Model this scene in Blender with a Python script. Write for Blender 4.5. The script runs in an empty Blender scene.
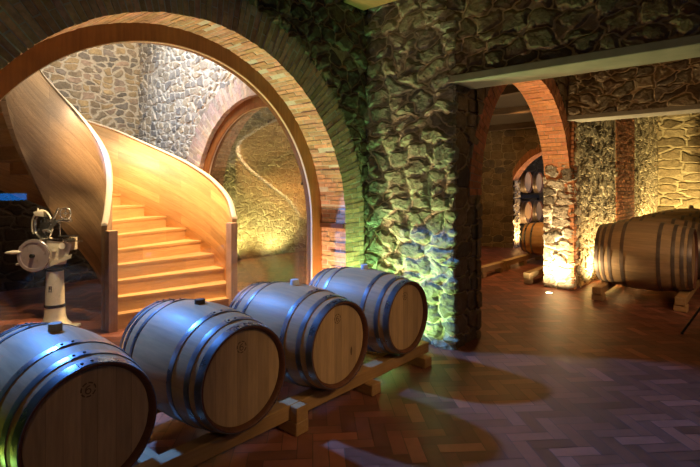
import bpy, bmesh, math, random
from mathutils import Vector, Matrix
random.seed(7)
R = math.radians
PI = math.pi
scene = bpy.context.scene
COL = scene.collection

# ------------------------------------------------------------------ camera
# world: x runs along the barrel row, y runs towards the stair hall, z is up
cam_d = bpy.data.cameras.new('camera')
cam_d.sensor_width = 36
cam_d.lens = 36 * 485.28 / 700
cam_d.shift_y = -(233.5 - 187.08) / 700
cam_d.clip_start = .02
cam = bpy.data.objects.new('camera', cam_d)
COL.objects.link(cam)
cam.location = (0, 0, 1.588)
cam.rotation_euler = (R(90), 0, 0.7089 - R(90))
scene.camera = cam

# ------------------------------------------------------------------ world and exposure
w = bpy.data.worlds.new('world')
scene.world = w
w.use_nodes = True
w.node_tree.nodes['Background'].inputs[0].default_value = (.3, .35, .5, 1)
w.node_tree.nodes['Background'].inputs[1].default_value = 0.0
scene.view_settings.view_transform = 'Standard'
scene.view_settings.look = 'None'
scene.view_settings.gamma = 1
scene.view_settings.exposure = 0.0
scene.view_settings.use_curve_mapping = False


def aim(o, target):
    d = Vector(target) - o.location
    o.rotation_euler = d.to_track_quat('-Z', 'Y').to_euler()


def area(name, loc, target, size, power, color, size_y=None):
    l = bpy.data.lights.new(name, 'AREA')
    l.energy = power
    l.color = color
    l.size = size
    if size_y:
        l.shape = 'RECTANGLE'
        l.size_y = size_y
    o = bpy.data.objects.new(name, l)
    COL.objects.link(o)
    o.location = loc
    aim(o, target)
    return o


def spot(name, loc, target, angle, power, color, blend=.6, radius=.03, parent=None):
    l = bpy.data.lights.new(name, 'SPOT')
    l.energy = power
    l.color = color
    l.spot_size = R(angle)
    l.spot_blend = blend
    l.shadow_soft_size = radius
    o = bpy.data.objects.new(name, l)
    COL.objects.link(o)
    o.location = loc
    aim(o, target)
    return o


BLUE = (.16, .42, 1.0)
# daylight from the roof light of the stair hall
spot('roof_daylight', (1.15, 7.4, 4.95), (3.0, 2.0, .3), 52, 4000, (.10, .33, 1.0), .4, .16)
area('roof_sky', (3.0, 5.4, 5.4), (3.4, 7.6, 2.5), 1.2, 190, (1.0, .86, .68))
spot('roof_wall_wash', (1.6, 6.2, 5.4), (4.28, 6.9, 3.3), 56, 640, (.66, .80, 1.0), .9, .3)
# warm lamps of the stair hall
spot('stair_lamp', (3.1, 5.0, 5.2), (3.3, 6.4, 1.0), 46, 3000, (1.0, .62, .28), .7, .15)
spot('slicer_lamp', (1.55, 4.75, 3.5), (2.02, 6.0, 1.05), 26, 260, (1.0, .76, .42), .5, .04)
# dim warm room light, with unseen lamps added for barrels, casks and bay
spot('room_spot', (2.7, -1.6, 3.0), (2.75, 2.3, .45), 34, 200, (1.0, .66, .32), 1.0, .25)
spot('room_spot', (-.8, -.9, 3.0), (1.5, 2.5, .5), 44, 32, (1.0, .68, .36), 1.0, .25)  # second spot, added as warm fill on the barrel flanks
area('room_fill_lamp', (1.2, -1.0, 3.7), (2.2, 2.6, 1.4), .5, 5, (1.0, .60, .28))
spot('bay_fill_spot', (5.1, -1.6, 2.4), (7.9, 1.2, .6), 44, 190, (1.0, .68, .42), .9, .2)  # unseen spot added to brighten the large casks
area('bay_fill_lamp', (6.4, -1.5, 3.6), (6.6, .6, 0), .6, 13, (1.0, .5, .16))


# ------------------------------------------------------------------ node helpers
class NT:
    def __init__(s, name):
        s.m = bpy.data.materials.new(name)
        s.m.use_nodes = True
        s.t = s.m.node_tree
        s.t.nodes.clear()
        s.out = s.n('ShaderNodeOutputMaterial')

    def n(s, k, **a):
        x = s.t.nodes.new(k)
        for q, v in a.items():
            setattr(x, q, v)
        return x

    def l(s, a, b):
        s.t.links.new(a, b)

    def val(s, sock, v):
        if isinstance(v, bpy.types.NodeSocket):
            s.l(v, sock)
        else:
            sock.default_value = v

    def math(s, op, a, b=0.0, c=0.0, clamp=False):
        x = s.n('ShaderNodeMath', operation=op, use_clamp=clamp)
        s.val(x.inputs[0], a)
        s.val(x.inputs[1], b)
        s.val(x.inputs[2], c)
        return x.outputs[0]

    def mix(s, f, a, b, mode='MIX'):
        x = s.n('ShaderNodeMix', data_type='RGBA', blend_type=mode)
        s.val(x.inputs[0], f)
        s.val(x.inputs[6], c4(a))
        s.val(x.inputs[7], c4(b))
        return x.outputs[2]

    def noise(s, vec, scale, detail=4, rough=.55, dims='3D'):
        x = s.n('ShaderNodeTexNoise', noise_dimensions=dims)
        if vec is not None:
            s.l(vec, x.inputs['Vector'])
        x.inputs['Scale'].default_value = scale
        x.inputs['Detail'].default_value = detail
        x.inputs['Roughness'].default_value = rough
        return x

    def mapr(s, v, a, b, c=0, d=1, kind='LINEAR'):
        x = s.n('ShaderNodeMapRange', interpolation_type=kind)
        s.val(x.inputs[0], v)
        for i, q in zip((1, 2, 3, 4), (a, b, c, d)):
            x.inputs[i].default_value = q
        return x.outputs[0]

    def ramp(s, v, stops, kind='LINEAR'):
        x = s.n('ShaderNodeValToRGB')
        x.color_ramp.interpolation = kind
        e = x.color_ramp.elements
        e[0].position, e[0].color = stops[0][0], c4(stops[0][1])
        e[1].position, e[1].color = stops[-1][0], c4(stops[-1][1])
        for p, q in stops[1:-1]:
            z = e.new(p)
            z.color = c4(q)
        s.l(v, x.inputs[0])
        return x.outputs[0]

    def mapping(s, vec, scale=(1, 1, 1), rot=(0, 0, 0), loc=(0, 0, 0)):
        x = s.n('ShaderNodeMapping')
        s.l(vec, x.inputs[0])
        x.inputs['Scale'].default_value = scale
        x.inputs['Rotation'].default_value = rot
        x.inputs['Location'].default_value = loc
        return x.outputs[0]

    def bsdf(s, color, rough=.5, metal=0.0, spec=.5, bump=None, bs=.3, bd=.01, coat=0):
        b = s.n('ShaderNodeBsdfPrincipled')
        s.val(b.inputs['Base Color'], c4(color))
        s.val(b.inputs['Roughness'], rough)
        s.val(b.inputs['Metallic'], metal)
        b.inputs['Specular IOR Level'].default_value = spec
        b.inputs['Coat Weight'].default_value = coat
        b.inputs['Coat Roughness'].default_value = .25
        if bump is not None:
            x = s.n('ShaderNodeBump')
            x.inputs['Strength'].default_value = bs
            x.inputs['Distance'].default_value = bd
            s.l(bump, x.inputs['Height'])
            s.l(x.outputs[0], b.inputs['Normal'])
        s.l(b.outputs[0], s.out.inputs[0])
        return b


def c4(c):
    if isinstance(c, bpy.types.NodeSocket) or isinstance(c, float):
        return c
    return tuple(c) + (1,) if len(c) == 3 else c


# ------------------------------------------------------------------ materials
def stone_mat(name, stones, mortar, scale=3.6, stretch=1.5, disp=.05, edge=(.03, .13), warp=.16, fine=.25, seed=0.0, rnd=.95, blocky=True):
    k = NT(name)
    uv = k.n('ShaderNodeTexCoord').outputs['UV']
    uvm = k.mapping(uv, loc=(seed, seed * 1.7, 0))
    nz = k.noise(uvm, 2.3, 3, .6)
    off = k.n('ShaderNodeVectorMath', operation='MULTIPLY_ADD')
    k.l(nz.outputs['Color'], off.inputs[0])
    off.inputs[1].default_value = (warp * 2, warp * 2, 0)
    k.l(uvm, off.inputs[2])
    nz2 = k.noise(uvm, 11, 3, .6)
    off2 = k.n('ShaderNodeVectorMath', operation='MULTIPLY_ADD')
    k.l(nz2.outputs['Color'], off2.inputs[0])
    off2.inputs[1].default_value = (.03, .03, 0)
    k.l(off.outputs[0], off2.inputs[2])
    v = k.mapping(off2.outputs[0], scale=(1 / stretch, 1, 0))
    ve = k.n('ShaderNodeTexVoronoi', voronoi_dimensions='2D', feature='DISTANCE_TO_EDGE')
    vc = k.n('ShaderNodeTexVoronoi', voronoi_dimensions='2D', feature='F1')
    for q in (ve, vc):
        k.l(v, q.inputs['Vector'])
        q.inputs['Scale'].default_value = scale
        q.inputs['Randomness'].default_value = rnd
    dist = ve.outputs['Distance']
    if blocky:
        v2 = k.n('ShaderNodeTexVoronoi', voronoi_dimensions='2D', feature='F2')
        k.l(v, v2.inputs['Vector'])
        v2.inputs['Scale'].default_value = scale
        v2.inputs['Randomness'].default_value = rnd
        for q in (vc, v2):
            q.distance = 'CHEBYCHEV'
        dist = k.math('MULTIPLY', k.math('SUBTRACT', v2.outputs['Distance'], vc.outputs['Distance']), .5)
    sep = k.n('ShaderNodeSeparateColor')
    k.l(vc.outputs['Color'], sep.inputs[0])
    n = len(stones)
    sc = k.ramp(sep.outputs[0], [(i / (n - 1) if n > 1 else 0, c) for i, c in enumerate(stones)])
    fn = k.noise(uvm, 26, 6, .65)
    fm = k.noise(uvm, 7, 4, .6)
    sc = k.mix(.55, sc, k.mapr(fm.outputs[0], .3, .7, .45, 1.35), 'MULTIPLY')
    sc = k.mix(.5, sc, k.mapr(fn.outputs[0], .3, .7, .55, 1.3), 'MULTIPLY')
    em = k.mapr(dist, edge[0] * .6, edge[0] * 1.7, 0, 1, 'SMOOTHSTEP')
    mc = k.mix(.5, mortar, k.mapr(fn.outputs[0], .3, .7, .6, 1.2), 'MULTIPLY')
    col = k.mix(em, mc, sc)
    hgt = k.mapr(dist, edge[0] * .4, edge[1], 0, 1, 'SMOOTHSTEP')
    h1 = k.math('MULTIPLY', hgt, k.math('MULTIPLY_ADD', sep.outputs[1], .8, .45))
    h2 = k.math('MULTIPLY_ADD', fm.outputs[0], fine * 2, h1)
    h3 = k.math('MULTIPLY_ADD', fn.outputs[0], fine, h2)
    k.bsdf(col, .92, spec=.2)
    d = k.n('ShaderNodeDisplacement')
    k.l(h3, d.inputs['Height'])
    d.inputs['Midlevel'].default_value = .6
    d.inputs['Scale'].default_value = disp
    k.l(d.outputs[0], k.out.inputs['Displacement'])
    k.m.displacement_method = 'BOTH'
    return k.m


def tinted(name, base, rough=.8, noise_scale=18, amount=.5, bump=.3, bd=.006, spec=.3, stretch=(1, 1, 1), coat=0, mottled=None):
    """base colour times a per-face tint stored on the mesh, plus grain"""
    k = NT(name)
    at = k.n('ShaderNodeAttribute', attribute_name='tint')
    ob = k.n('ShaderNodeTexCoord').outputs['Object']
    v = k.mapping(ob, scale=stretch)
    nz = k.noise(v, noise_scale, 5, .6)
    c = k.mix(1.0, base, at.outputs['Color'], 'MULTIPLY')
    c = k.mix(amount, c, k.mapr(nz.outputs[0], .3, .7, .5, 1.35), 'MULTIPLY')
    if mottled:
        n2 = k.noise(ob, 3.5, 3)
        c = k.mix(k.mapr(n2.outputs[0], .45, .65, 0, .6), c, mottled)
    k.bsdf(c, k.mapr(nz.outputs[0], .2, .8, rough - .08, rough + .08), spec=spec, bump=nz.outputs[0], bs=bump, bd=bd, coat=coat)
    return k.m


def uvwood(name, a, b, rough=.4, plank=.11, length=1.3, grain=1.0, coat=.2, line=.75):
    """boards laid along U, in metres"""
    k = NT(name)
    uv = k.n('ShaderNodeTexCoord').outputs['UV']
    br = k.n('ShaderNodeTexBrick')
    br.offset = .37
    k.l(uv, br.inputs['Vector'])
    br.inputs['Color1'].default_value = (0, 0, 0, 1)
    br.inputs['Color2'].default_value = (1, 1, 1, 1)
    br.inputs['Mortar'].default_value = (.5, .5, .5, 1)
    br.inputs['Scale'].default_value = 1
    br.inputs['Mortar Size'].default_value = .0012
    br.inputs['Brick Width'].default_value = length
    br.inputs['Row Height'].default_value = plank
    g = k.noise(k.mapping(uv, scale=(1.2, 26, 1)), 3.0 * grain, 5, .62)
    g2 = k.noise(k.mapping(uv, scale=(.8, 7, 1)), 2.0, 3, .6)
    c = k.mix(k.mapr(g.outputs[0], .3, .7), a, b)
    bw = k.n('ShaderNodeRGBToBW')
    k.l(br.outputs['Color'], bw.inputs[0])
    c = k.mix(.85, c, k.math('MULTIPLY_ADD', bw.outputs[0], .55, .70), 'MULTIPLY')
    c = k.mix(.5, c, k.mapr(g2.outputs[0], .3, .7, .65, 1.25), 'MULTIPLY')
    c = k.mix(k.math('MULTIPLY', br.outputs['Fac'], line), c, (.12, .06, .02))
    k.bsdf(c, rough, spec=.45, bump=g.outputs[0], bs=.12, bd=.004, coat=coat)
    return k.m


def objwood(name, a, b, rough=.5, axis=1, scale=3.0, spec=.4, tint=False):
    """grain along one object axis"""
    k = NT(name)
    ob = k.n('ShaderNodeTexCoord').outputs['Object']
    s = [14, 14, 14]
    s[axis] = .9
    v = k.mapping(ob, scale=s)
    g = k.noise(v, scale, 5, .62)
    g2 = k.noise(k.mapping(ob, scale=(2, 2, 2)), 2.0, 3, .6)
    c = k.mix(k.mapr(g.outputs[0], .3, .7), a, b)
    c = k.mix(.5, c, k.mapr(g2.outputs[0], .3, .7, .6, 1.25), 'MULTIPLY')
    if tint:
        at = k.n('ShaderNodeAttribute', attribute_name='tint')
        c = k.mix(1.0, c, at.outputs['Color'], 'MULTIPLY')
    k.bsdf(c, rough, spec=spec, bump=g.outputs[0], bs=.2, bd=.004)
    return k.m


def plain(name, c, rough=.5, metal=0.0, noise=.25, ns=12, spec=.5, coat=0, bump=.1):
    k = NT(name)
    ob = k.n('ShaderNodeTexCoord').outputs['Object']
    nz = k.noise(ob, ns, 4, .6)
    cc = k.mix(noise, c, k.mapr(nz.outputs[0], .3, .7, .4, 1.4), 'MULTIPLY')
    k.bsdf(cc, k.mapr(nz.outputs[0], .25, .75, max(.02, rough - .07), rough + .1), metal, spec, bump=nz.outputs[0], bs=bump, bd=.003, coat=coat)
    return k.m


def emis(name, c, s):
    k = NT(name)
    e = k.n('ShaderNodeEmission')
    e.inputs[0].default_value = c4(c)
    e.inputs[1].default_value = s
    k.l(e.outputs[0], k.out.inputs[0])
    return k.m


def glass_mat(name, ior=1.5, tint=(.97, .98, .98), boost=1.0):
    k = NT(name)
    t = k.n('ShaderNodeBsdfTransparent')
    t.inputs[0].default_value = c4(tint)
    g = k.n('ShaderNodeBsdfGlossy')
    g.inputs['Roughness'].default_value = .0
    lw = k.n('ShaderNodeLayerWeight')
    f0 = ((ior - 1) / (ior + 1)) ** 2
    sch = k.math('MULTIPLY_ADD', k.math('POWER', lw.outputs['Facing'], 5.0), 1 - f0, f0)
    mx = k.n('ShaderNodeMixShader')
    k.l(k.math('MULTIPLY', sch, boost, clamp=True), mx.inputs[0])
    k.l(t.outputs[0], mx.inputs[1])
    k.l(g.outputs[0], mx.inputs[2])
    k.l(mx.outputs[0], k.out.inputs[0])
    return k.m


M = {}
M['stone_dark'] = stone_mat('rubble stone', [(.075, .055, .035), (.17, .13, .08), (.11, .09, .055), (.21, .16, .09), (.09, .075, .055), (.15, .10, .055)],
                            (.36, .29, .18), 6.4, 1.5, .036, (.03, .19), seed=3.1, warp=.12, fine=.6)
M['stone_green'] = stone_mat('rubble stone by the window', [(.17, .16, .11), (.30, .28, .19), (.22, .21, .15), (.36, .33, .24), (.19, .19, .15)],
                             (.58, .55, .40), 6.4, 1.7, .05, (.03, .20), seed=8.3, fine=.6, warp=.14)
M['stone_coursed'] = stone_mat('pale jointed stone', [(.24, .21, .18), (.46, .34, .20), (.60, .44, .24), (.26, .24, .21), (.52, .38, .28), (.36, .29, .20), (.20, .18, .16)],
                               (.66, .57, .44), 8.8, 1.7, .02, (.085, .14), warp=.10, seed=5.2, rnd=.8)
M['stone_round'] = stone_mat('pale round rubble', [(.42, .39, .35), (.60, .50, .36), (.54, .48, .40), (.34, .33, .32), (.62, .57, .50)],
                             (.80, .74, .64), 7.8, 1.25, .035, (.08, .16), warp=.10, seed=1.4)
M['stone_block'] = stone_mat('squared stone', [(.14, .11, .07), (.24, .17, .09), (.20, .15, .09), (.30, .22, .12), (.12, .10, .08)],
                             (.36, .28, .16), 5.4, 1.6, .03, (.03, .09), warp=.03, seed=6.2, rnd=.6)
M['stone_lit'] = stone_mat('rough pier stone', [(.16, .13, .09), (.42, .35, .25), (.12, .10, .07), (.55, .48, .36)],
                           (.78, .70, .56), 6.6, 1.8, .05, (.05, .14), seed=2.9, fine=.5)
M['stone_warm'] = stone_mat('honey rubble stone', [(.34, .28, .17), (.46, .38, .24), (.38, .31, .20), (.52, .44, .28), (.30, .25, .17)],
                            (.58, .50, .33), 8.0, 1.5, .05, (.035, .12), seed=9.2, fine=.5)
M['stone_shaded'] = stone_mat('shaded back wall stone', [(.035, .026, .018), (.07, .05, .03), (.05, .038, .024), (.09, .065, .04)],
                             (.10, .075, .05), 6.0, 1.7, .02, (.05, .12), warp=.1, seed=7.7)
M['stone_end'] = stone_mat('coursed honey stone', [(.16, .12, .06), (.40, .31, .17), (.26, .20, .11), (.48, .38, .22), (.20, .15, .08)],
                             (.56, .47, .28), 4.2, 2.2, .05, (.04, .11), warp=.07, seed=4.4, fine=.5, rnd=.85)
M['brick'] = tinted('old terracotta brick', (.50, .22, .10), .9, 22, .5, .6, .008, .2)
M['brick_arch'] = tinted('thin pale brick', (.62, .40, .26), .9, 26, .55, .7, .008, .2)
M['brick_pale'] = tinted('limewashed brick', (.62, .52, .46), .9, 26, .5, .6, .008, .2)
M['mortar'] = plain('lime mortar', (.36, .28, .18), .95, ns=30, spec=.1, bump=.5)
M['mortar_pale'] = plain('pale lime mortar', (.62, .58, .50), .95, ns=30, spec=.1, bump=.5)
M['tile'] = tinted('terracotta floor tile', (.21, .074, .046), .44, 9, .4, .12, .003, .4)
M['grout'] = plain('dark grout', (.16, .11, .09), .85, ns=20, spec=.2)
M['oak'] = tinted('oak staves', (.50, .30, .14), .5, 5, .35, .12, .003, .45, (9, .7, 9))
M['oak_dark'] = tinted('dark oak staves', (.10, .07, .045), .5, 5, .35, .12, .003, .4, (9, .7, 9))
M['oak_head'] = tinted('oak barrel head', (.50, .32, .16), .5, 6, .35, .1, .003, .4, (9, 9, .8))
M['oak_big'] = tinted('oak cask staves', (.42, .27, .13), .5, 5, .35, .12, .003, .4, (9, .7, 9))
M['chime'] = objwood('stained shaded chime', (.17, .065, .035), (.10, .036, .02), .5, 1)  # dark from stain, with the rim's shade put into the colour too
M['hoop'] = plain('galvanised hoop', (.24, .27, .31), .30, .85, .35, 9, bump=.05)
M['hoop_dark'] = plain('dark hoop', (.20, .15, .11), .36, .5, .3, 9, bump=.05)
M['rivet'] = plain('dark rivet', (.05, .05, .06), .4, .6)
M['bung_wood'] = objwood('bung wood', (.50, .40, .28), (.38, .29, .19), .6, 2)
M['bung_dark'] = objwood('dark bung wood', (.12, .07, .04), (.08, .05, .03), .6, 2)
M['bung_white'] = plain('white silicone', (.72, .75, .78), .35, noise=.05)
M['stamp'] = plain('burnt brand', (.16, .09, .045), .8)
M['rack'] = objwood('rack pine', (.44, .26, .10), (.34, .18, .07), .6, 0)
M['rack_y'] = objwood('rack pine cross', (.44, .26, .10), (.34, .18, .07), .6, 1)
M['rack_pale'] = objwood('pale pine rail', (.56, .42, .22), (.46, .33, .17), .6, 0)
M['frame'] = objwood('varnished window frame', (.30, .115, .03), (.20, .07, .02), .42, 2)
M['bead'] = plain('pale glazing bead', (.75, .6, .45), .4, noise=.1)
M['stairwood'] = uvwood('stair boards', (.62, .38, .16), (.50, .28, .10), .42, .13, 1.1)
M['wellwood_shaded'] = uvwood('shaded stairwell boards', (.46, .30, .16), (.30, .19, .10), .5, .16, 1.6)  # darker than the stair boards: the well's shade is in the colour
M['stepwood'] = uvwood('step boards', (.62, .38, .16), (.50, .28, .11), .45, .165, 1.4, line=0)
M['cap'] = plain('pale handrail edge', (.78, .66, .48), .4, noise=.12)
M['newel'] = objwood('dark newel face', (.30, .17, .10), (.20, .11, .065), .5, 2)
M['newel_side'] = objwood('newel', (.60, .38, .18), (.50, .30, .13), .5, 2)
M['timber'] = objwood('old ceiling timber', (.09, .055, .028), (.05, .03, .018), .8, 1)
M['timber_u'] = objwood('old ceiling joist', (.40, .26, .10), (.28, .17, .07), .8, 0)
M['plaster'] = plain('dark ceiling boards', (.05, .035, .022), .95, ns=5)
M['concrete'] = plain('grey lintel concrete', (.24, .225, .175), .85, noise=.3, ns=6, spec=.2, bump=.3)
M['glass'] = glass_mat('window glass', 1.5, boost=1.0)
M['glass_in'] = glass_mat('inner window glass', 1.6, (.92, .92, .88), boost=3.2)
M['cream'] = plain('cream enamel', (.80, .70, .50), .28, noise=.12, coat=.3, bump=.02)
M['steel'] = plain('polished steel', (.70, .68, .62), .22, .9, noise=.15)
M['wheel'] = plain('rose flywheel enamel', (.52, .40, .36), .3, .2, noise=.1)
M['black'] = plain('black metal', (.02, .02, .022), .45, .3)
M['lamp'] = emis('lamp lens', (1, .85, .55), 14)
M['lamp_green'] = emis('green lamp lens', (.55, 1, .35), 6)
M['glow_blue'] = emis('added blue glow', (.01, .27, 1.0), 4.5)


# ------------------------------------------------------------------ object helpers
def link(name, bm, mats, parent=None, smooth=False, angle=None):
    me = bpy.data.meshes.new(name)
    bm.normal_update()
    bm.to_mesh(me)
    bm.free()
    for m in (mats if isinstance(mats, (list, tuple)) else [mats]):
        me.materials.append(m)
    if smooth:
        me.shade_smooth()
        if angle:
            me.set_sharp_from_angle(angle=R(angle))
    o = bpy.data.objects.new(name, me)
    COL.objects.link(o)
    if parent:
        o.parent = parent
    return o


def newbm():
    bm = bmesh.new()
    bm.loops.layers.uv.new('UVMap')
    bm.loops.layers.float_color.new('tint')
    return bm


def tint_faces(bm, faces, c):
    L = bm.loops.layers.float_color['tint']
    for f in faces:
        for lp in f.loops:
            lp[L] = (c[0], c[1], c[2], 1)


def hexa(bm, p, c=(1, 1, 1), mi=0):
    """p: 8 corners, bottom ring then top ring"""
    v = [bm.verts.new(q) for q in p]
    fs = []
    for idx in ((3, 2, 1, 0), (4, 5, 6, 7), (0, 1, 5, 4), (1, 2, 6, 5), (2, 3, 7, 6), (3, 0, 4, 7)):
        f = bm.faces.new([v[i] for i in idx])
        f.material_index = mi
        fs.append(f)
    tint_faces(bm, fs, c)
    return v


def box(bm, x0, x1, y0, y1, z0, z1, c=(1, 1, 1), mi=0, j=0):
    q = lambda: random.uniform(-j, j)
    p = [(x0 + q(), y0 + q(), z0 + q()), (x1 + q(), y0 + q(), z0 + q()), (x1 + q(), y1 + q(), z0 + q()), (x0 + q(), y1 + q(), z0 + q()),
         (x0 + q(), y0 + q(), z1 + q()), (x1 + q(), y0 + q(), z1 + q()), (x1 + q(), y1 + q(), z1 + q()), (x0 + q(), y1 + q(), z1 + q())]
    return hexa(bm, p, c, mi)


def bevel_all(bm, w, seg=1):
    bmesh.ops.bevel(bm, geom=list(bm.edges), offset=w, segments=seg, affect='EDGES', profile=.5)


def cyl(bm, p0, p1, r0, r1=None, n=16, caps=True, c=(1, 1, 1), mi=0):
    r1 = r0 if r1 is None else r1
    p0, p1 = Vector(p0), Vector(p1)
    d = (p1 - p0).normalized()
    a = d.orthogonal().normalized()
    b = d.cross(a)
    rings = []
    for p, r in ((p0, r0), (p1, r1)):
        rings.append([bm.verts.new(p + a * (r * math.cos(2 * PI * i / n)) + b * (r * math.sin(2 * PI * i / n))) for i in range(n)])
    fs = [bm.faces.new((rings[0][i], rings[0][(i + 1) % n], rings[1][(i + 1) % n], rings[1][i])) for i in range(n)]
    if caps:
        fs.append(bm.faces.new(rings[0][::-1]))
        fs.append(bm.faces.new(rings[1]))
    for f in fs:
        f.material_index = mi
    tint_faces(bm, fs, c)


def tube(bm, pts, r, n=8):
    pts = [Vector(p) for p in pts]
    prev = None
    a = None
    for i, p in enumerate(pts):
        d = (pts[min(i + 1, len(pts) - 1)] - pts[max(i - 1, 0)]).normalized()
        a = d.orthogonal().normalized() if a is None else (a - d * a.dot(d)).normalized()
        b = d.cross(a)
        ring = [bm.verts.new(p + a * (r * math.cos(2 * PI * k / n)) + b * (r * math.sin(2 * PI * k / n))) for k in range(n)]
        if prev:
            for k in range(n):
                bm.faces.new((prev[k], prev[(k + 1) % n], ring[(k + 1) % n], ring[k]))
        else:
            bm.faces.new(ring[::-1])
        prev = ring
    bm.faces.new(prev)


def lathe(bm, prof, n=48, axis='z', tints=None, mi=0, closed=False):
    """prof: list of (radius, height)"""
    rings = []
    for r, h in prof:
        ring = []
        for i in range(n):
            a = 2 * PI * i / n
            if axis == 'z':
                ring.append(bm.verts.new((r * math.cos(a), r * math.sin(a), h)))
            else:
                ring.append(bm.verts.new((r * math.cos(a), h, r * math.sin(a))))
        rings.append(ring)
    pairs = list(zip(rings[:-1], rings[1:])) + ([(rings[-1], rings[0])] if closed else [])
    for a, b in pairs:
        for i in range(n):
            f = bm.faces.new((a[i], a[(i + 1) % n], b[(i + 1) % n], b[i]))
            f.material_index = mi
            tint_faces(bm, [f], tints[i] if tints else (1, 1, 1))
    return rings


def empty(name, loc=(0, 0, 0), rz=0.0):
    o = bpy.data.objects.new(name, None)
    o.empty_display_size = .1
    COL.objects.link(o)
    o.location = loc
    o.rotation_euler = (0, 0, rz)
    return o


def tag(o, label=None, cat=None, group=None, kind=None):
    if label:
        o['label'] = label
    if cat:
        o['category'] = cat
    if group:
        o['group'] = group
    if kind:
        o['kind'] = kind
    return o


def struct(o):
    o['kind'] = 'structure'
    return o


def copy_tree(o, parent=None):
    c = o.copy()
    COL.objects.link(c)
    if parent:
        c.parent = parent
    for ch in [q for q in bpy.data.objects if q.parent == o]:
        copy_tree(ch, c)
    return c


def panel(bm, o, ua, va, w, h, step, keep=None, uvo=(0, 0), flip=False):
    """grid on plane o + s*ua + t*va, UV in metres"""
    o, ua, va = Vector(o), Vector(ua), Vector(va)
    nu, nv = max(1, round(w / step)), max(1, round(h / step))
    L = bm.loops.layers.uv['UVMap']
    g = {}

    def vert(i, j):
        if (i, j) not in g:
            g[(i, j)] = bm.verts.new(o + ua * (w * i / nu) + va * (h * j / nv))
        return g[(i, j)]
    for i in range(nu):
        for j in range(nv):
            cs, ct = w * (i + .5) / nu, h * (j + .5) / nv
            if keep and not keep(cs, ct):
                continue
            idx = [(i, j), (i + 1, j), (i + 1, j + 1), (i, j + 1)]
            if flip:
                idx.reverse()
            f = bm.faces.new([vert(*q) for q in idx])
            f.smooth = True
            for lp, q in zip(f.loops, idx):
                lp[L].uv = (uvo[0] + w * q[0] / nu, uvo[1] + h * q[1] / nv)


X, Y, Z = (1, 0, 0), (0, 1, 0), (0, 0, 1)

# ================================================================== STRUCTURE
# ---- floor: herringbone terracotta
bm = newbm()
TL, TW, GAP = .285, .095, .0045
c45, s45 = math.cos(R(45)), math.sin(R(45))


def tile(x0, x1, y0, y1):
    cx, cy = (x0 + x1) / 2, (y0 + y1) / 2
    wx, wy = cx * c45 - cy * s45, cx * s45 + cy * c45
    if not (-1.5 < wx < 15.6 and -2.5 < wy < 9.0):
        return
    if wx > 9.5 and not (-.5 < wy < 6.5):
        return
    b = random.choice([.66, .75, .82, .9, 1.0, 1.1, 1.25, 1.6])
    r = random.uniform(-.06, .06)
    gx = random.uniform(-.0006, .0006)
    vs = []
    for x, y in ((x0 + GAP / 2, y0 + GAP / 2), (x1 - GAP / 2, y0 + GAP / 2), (x1 - GAP / 2, y1 - GAP / 2), (x0 + GAP / 2, y1 - GAP / 2)):
        vs.append(bm.verts.new((x * c45 - y * s45, x * s45 + y * c45, .0 + random.uniform(-.0004, .0004))))
    f = bm.faces.new(vs)
    f.material_index = 0
    tint_faces(bm, [f], (b * (1 + r), b * (1 + .4 * abs(r)), b * (1 - r)))


for k in range(-40, 240):
    for m in range(-60, 60):
        ox, oy = k * TW + m * TL, k * TW - m * TL
        if abs(ox) > 24 or abs(oy) > 24:
            continue
        tile(ox, ox + TL, oy, oy + TW)
        tile(ox - TW, ox, oy, oy + TL)
box(bm, -3.5, 17, -6.5, 9.3, -.12, -.003, mi=1)
struct(link('floor', bm, [M['tile'], M['grout']]))

H0 = 3.86           # ceiling of the tasting room
# ---- arch data
A1 = dict(c=2.174, r=1.721, s=1.20)      # big window arch, wall plane y = 3.414
V1, V1B = 3.414, 3.95
A2 = dict(c=6.375, r=1.55, s=1.50)        # passage arch, wall plane y = 2.30 .. 2.68
A4 = dict(c=5.40, r=1.48, s=1.39)        # inner window arch, wall plane x = 4.28


def outside(a, s0, rr, z0=0.0):
    """keep() for a panel whose s axis starts at world coordinate s0"""
    def f(s, t):
        x, z = s0 + s - a['c'], z0 + t
        if z < a['s']:
            return abs(x) > rr
        return x * x + (z - a['s']) ** 2 > rr * rr
    return f


# wall with the big window
bm = newbm()
panel(bm, (-3, V1, 0), X, Z, 7.28, 4.0, .028, outside(A1, -3, A1['r'] + .30))
panel(bm, (-3, V1B, 0), X, Z, 7.28, 5.8, .08, outside(A1, -3, A1['r'] + .0), flip=True)
struct(link('wall_window', bm, M['stone_dark'], smooth=True))

# stone spur between big window and passage (washed by a green floor light)
bm = newbm()
panel(bm, (4.262, 3.46, 0), (0, -1, 0), Z, 3.46 - 2.33, 4.0, .02)
panel(bm, (4.262, 2.33, 0), X, Z, .57, 4.0, .02, uvo=(1.09, 0))
panel(bm, (4.832, 2.33, 0), Y, Z, 1.8, 4.0, .04, uvo=(1.66, 0))
bmesh.ops.remove_doubles(bm, verts=list(bm.verts), dist=.006)
spur = link('wall_spur', bm, [M['stone_green'], M['stone_block']], smooth=True)
for p in spur.data.polygons:
    if p.center.x > 4.275:
        p.material_index = 1
struct(spur)

# walls over the two lintels
for nm, x0, mt in (('wall_middle', 4.262, 'stone_dark'), ('wall_far_bay', 7.76, 'stone_dark')):
    bm = newbm()
    y1 = 2.38 if x0 < 5 else 2.30
    st = .028 if x0 < 5 else .035
    panel(bm, (x0, y1, 2.66), (0, -1, 0), Z, y1 + 4, 1.3, st, uvo=(x0 * 3, 2.6))
    panel(bm, (x0 + .40, y1, 2.66), (0, -1, 0), Z, y1 + 4, 1.3, .1, flip=True)
    struct(link(nm, bm, M[mt], smooth=True))

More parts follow.
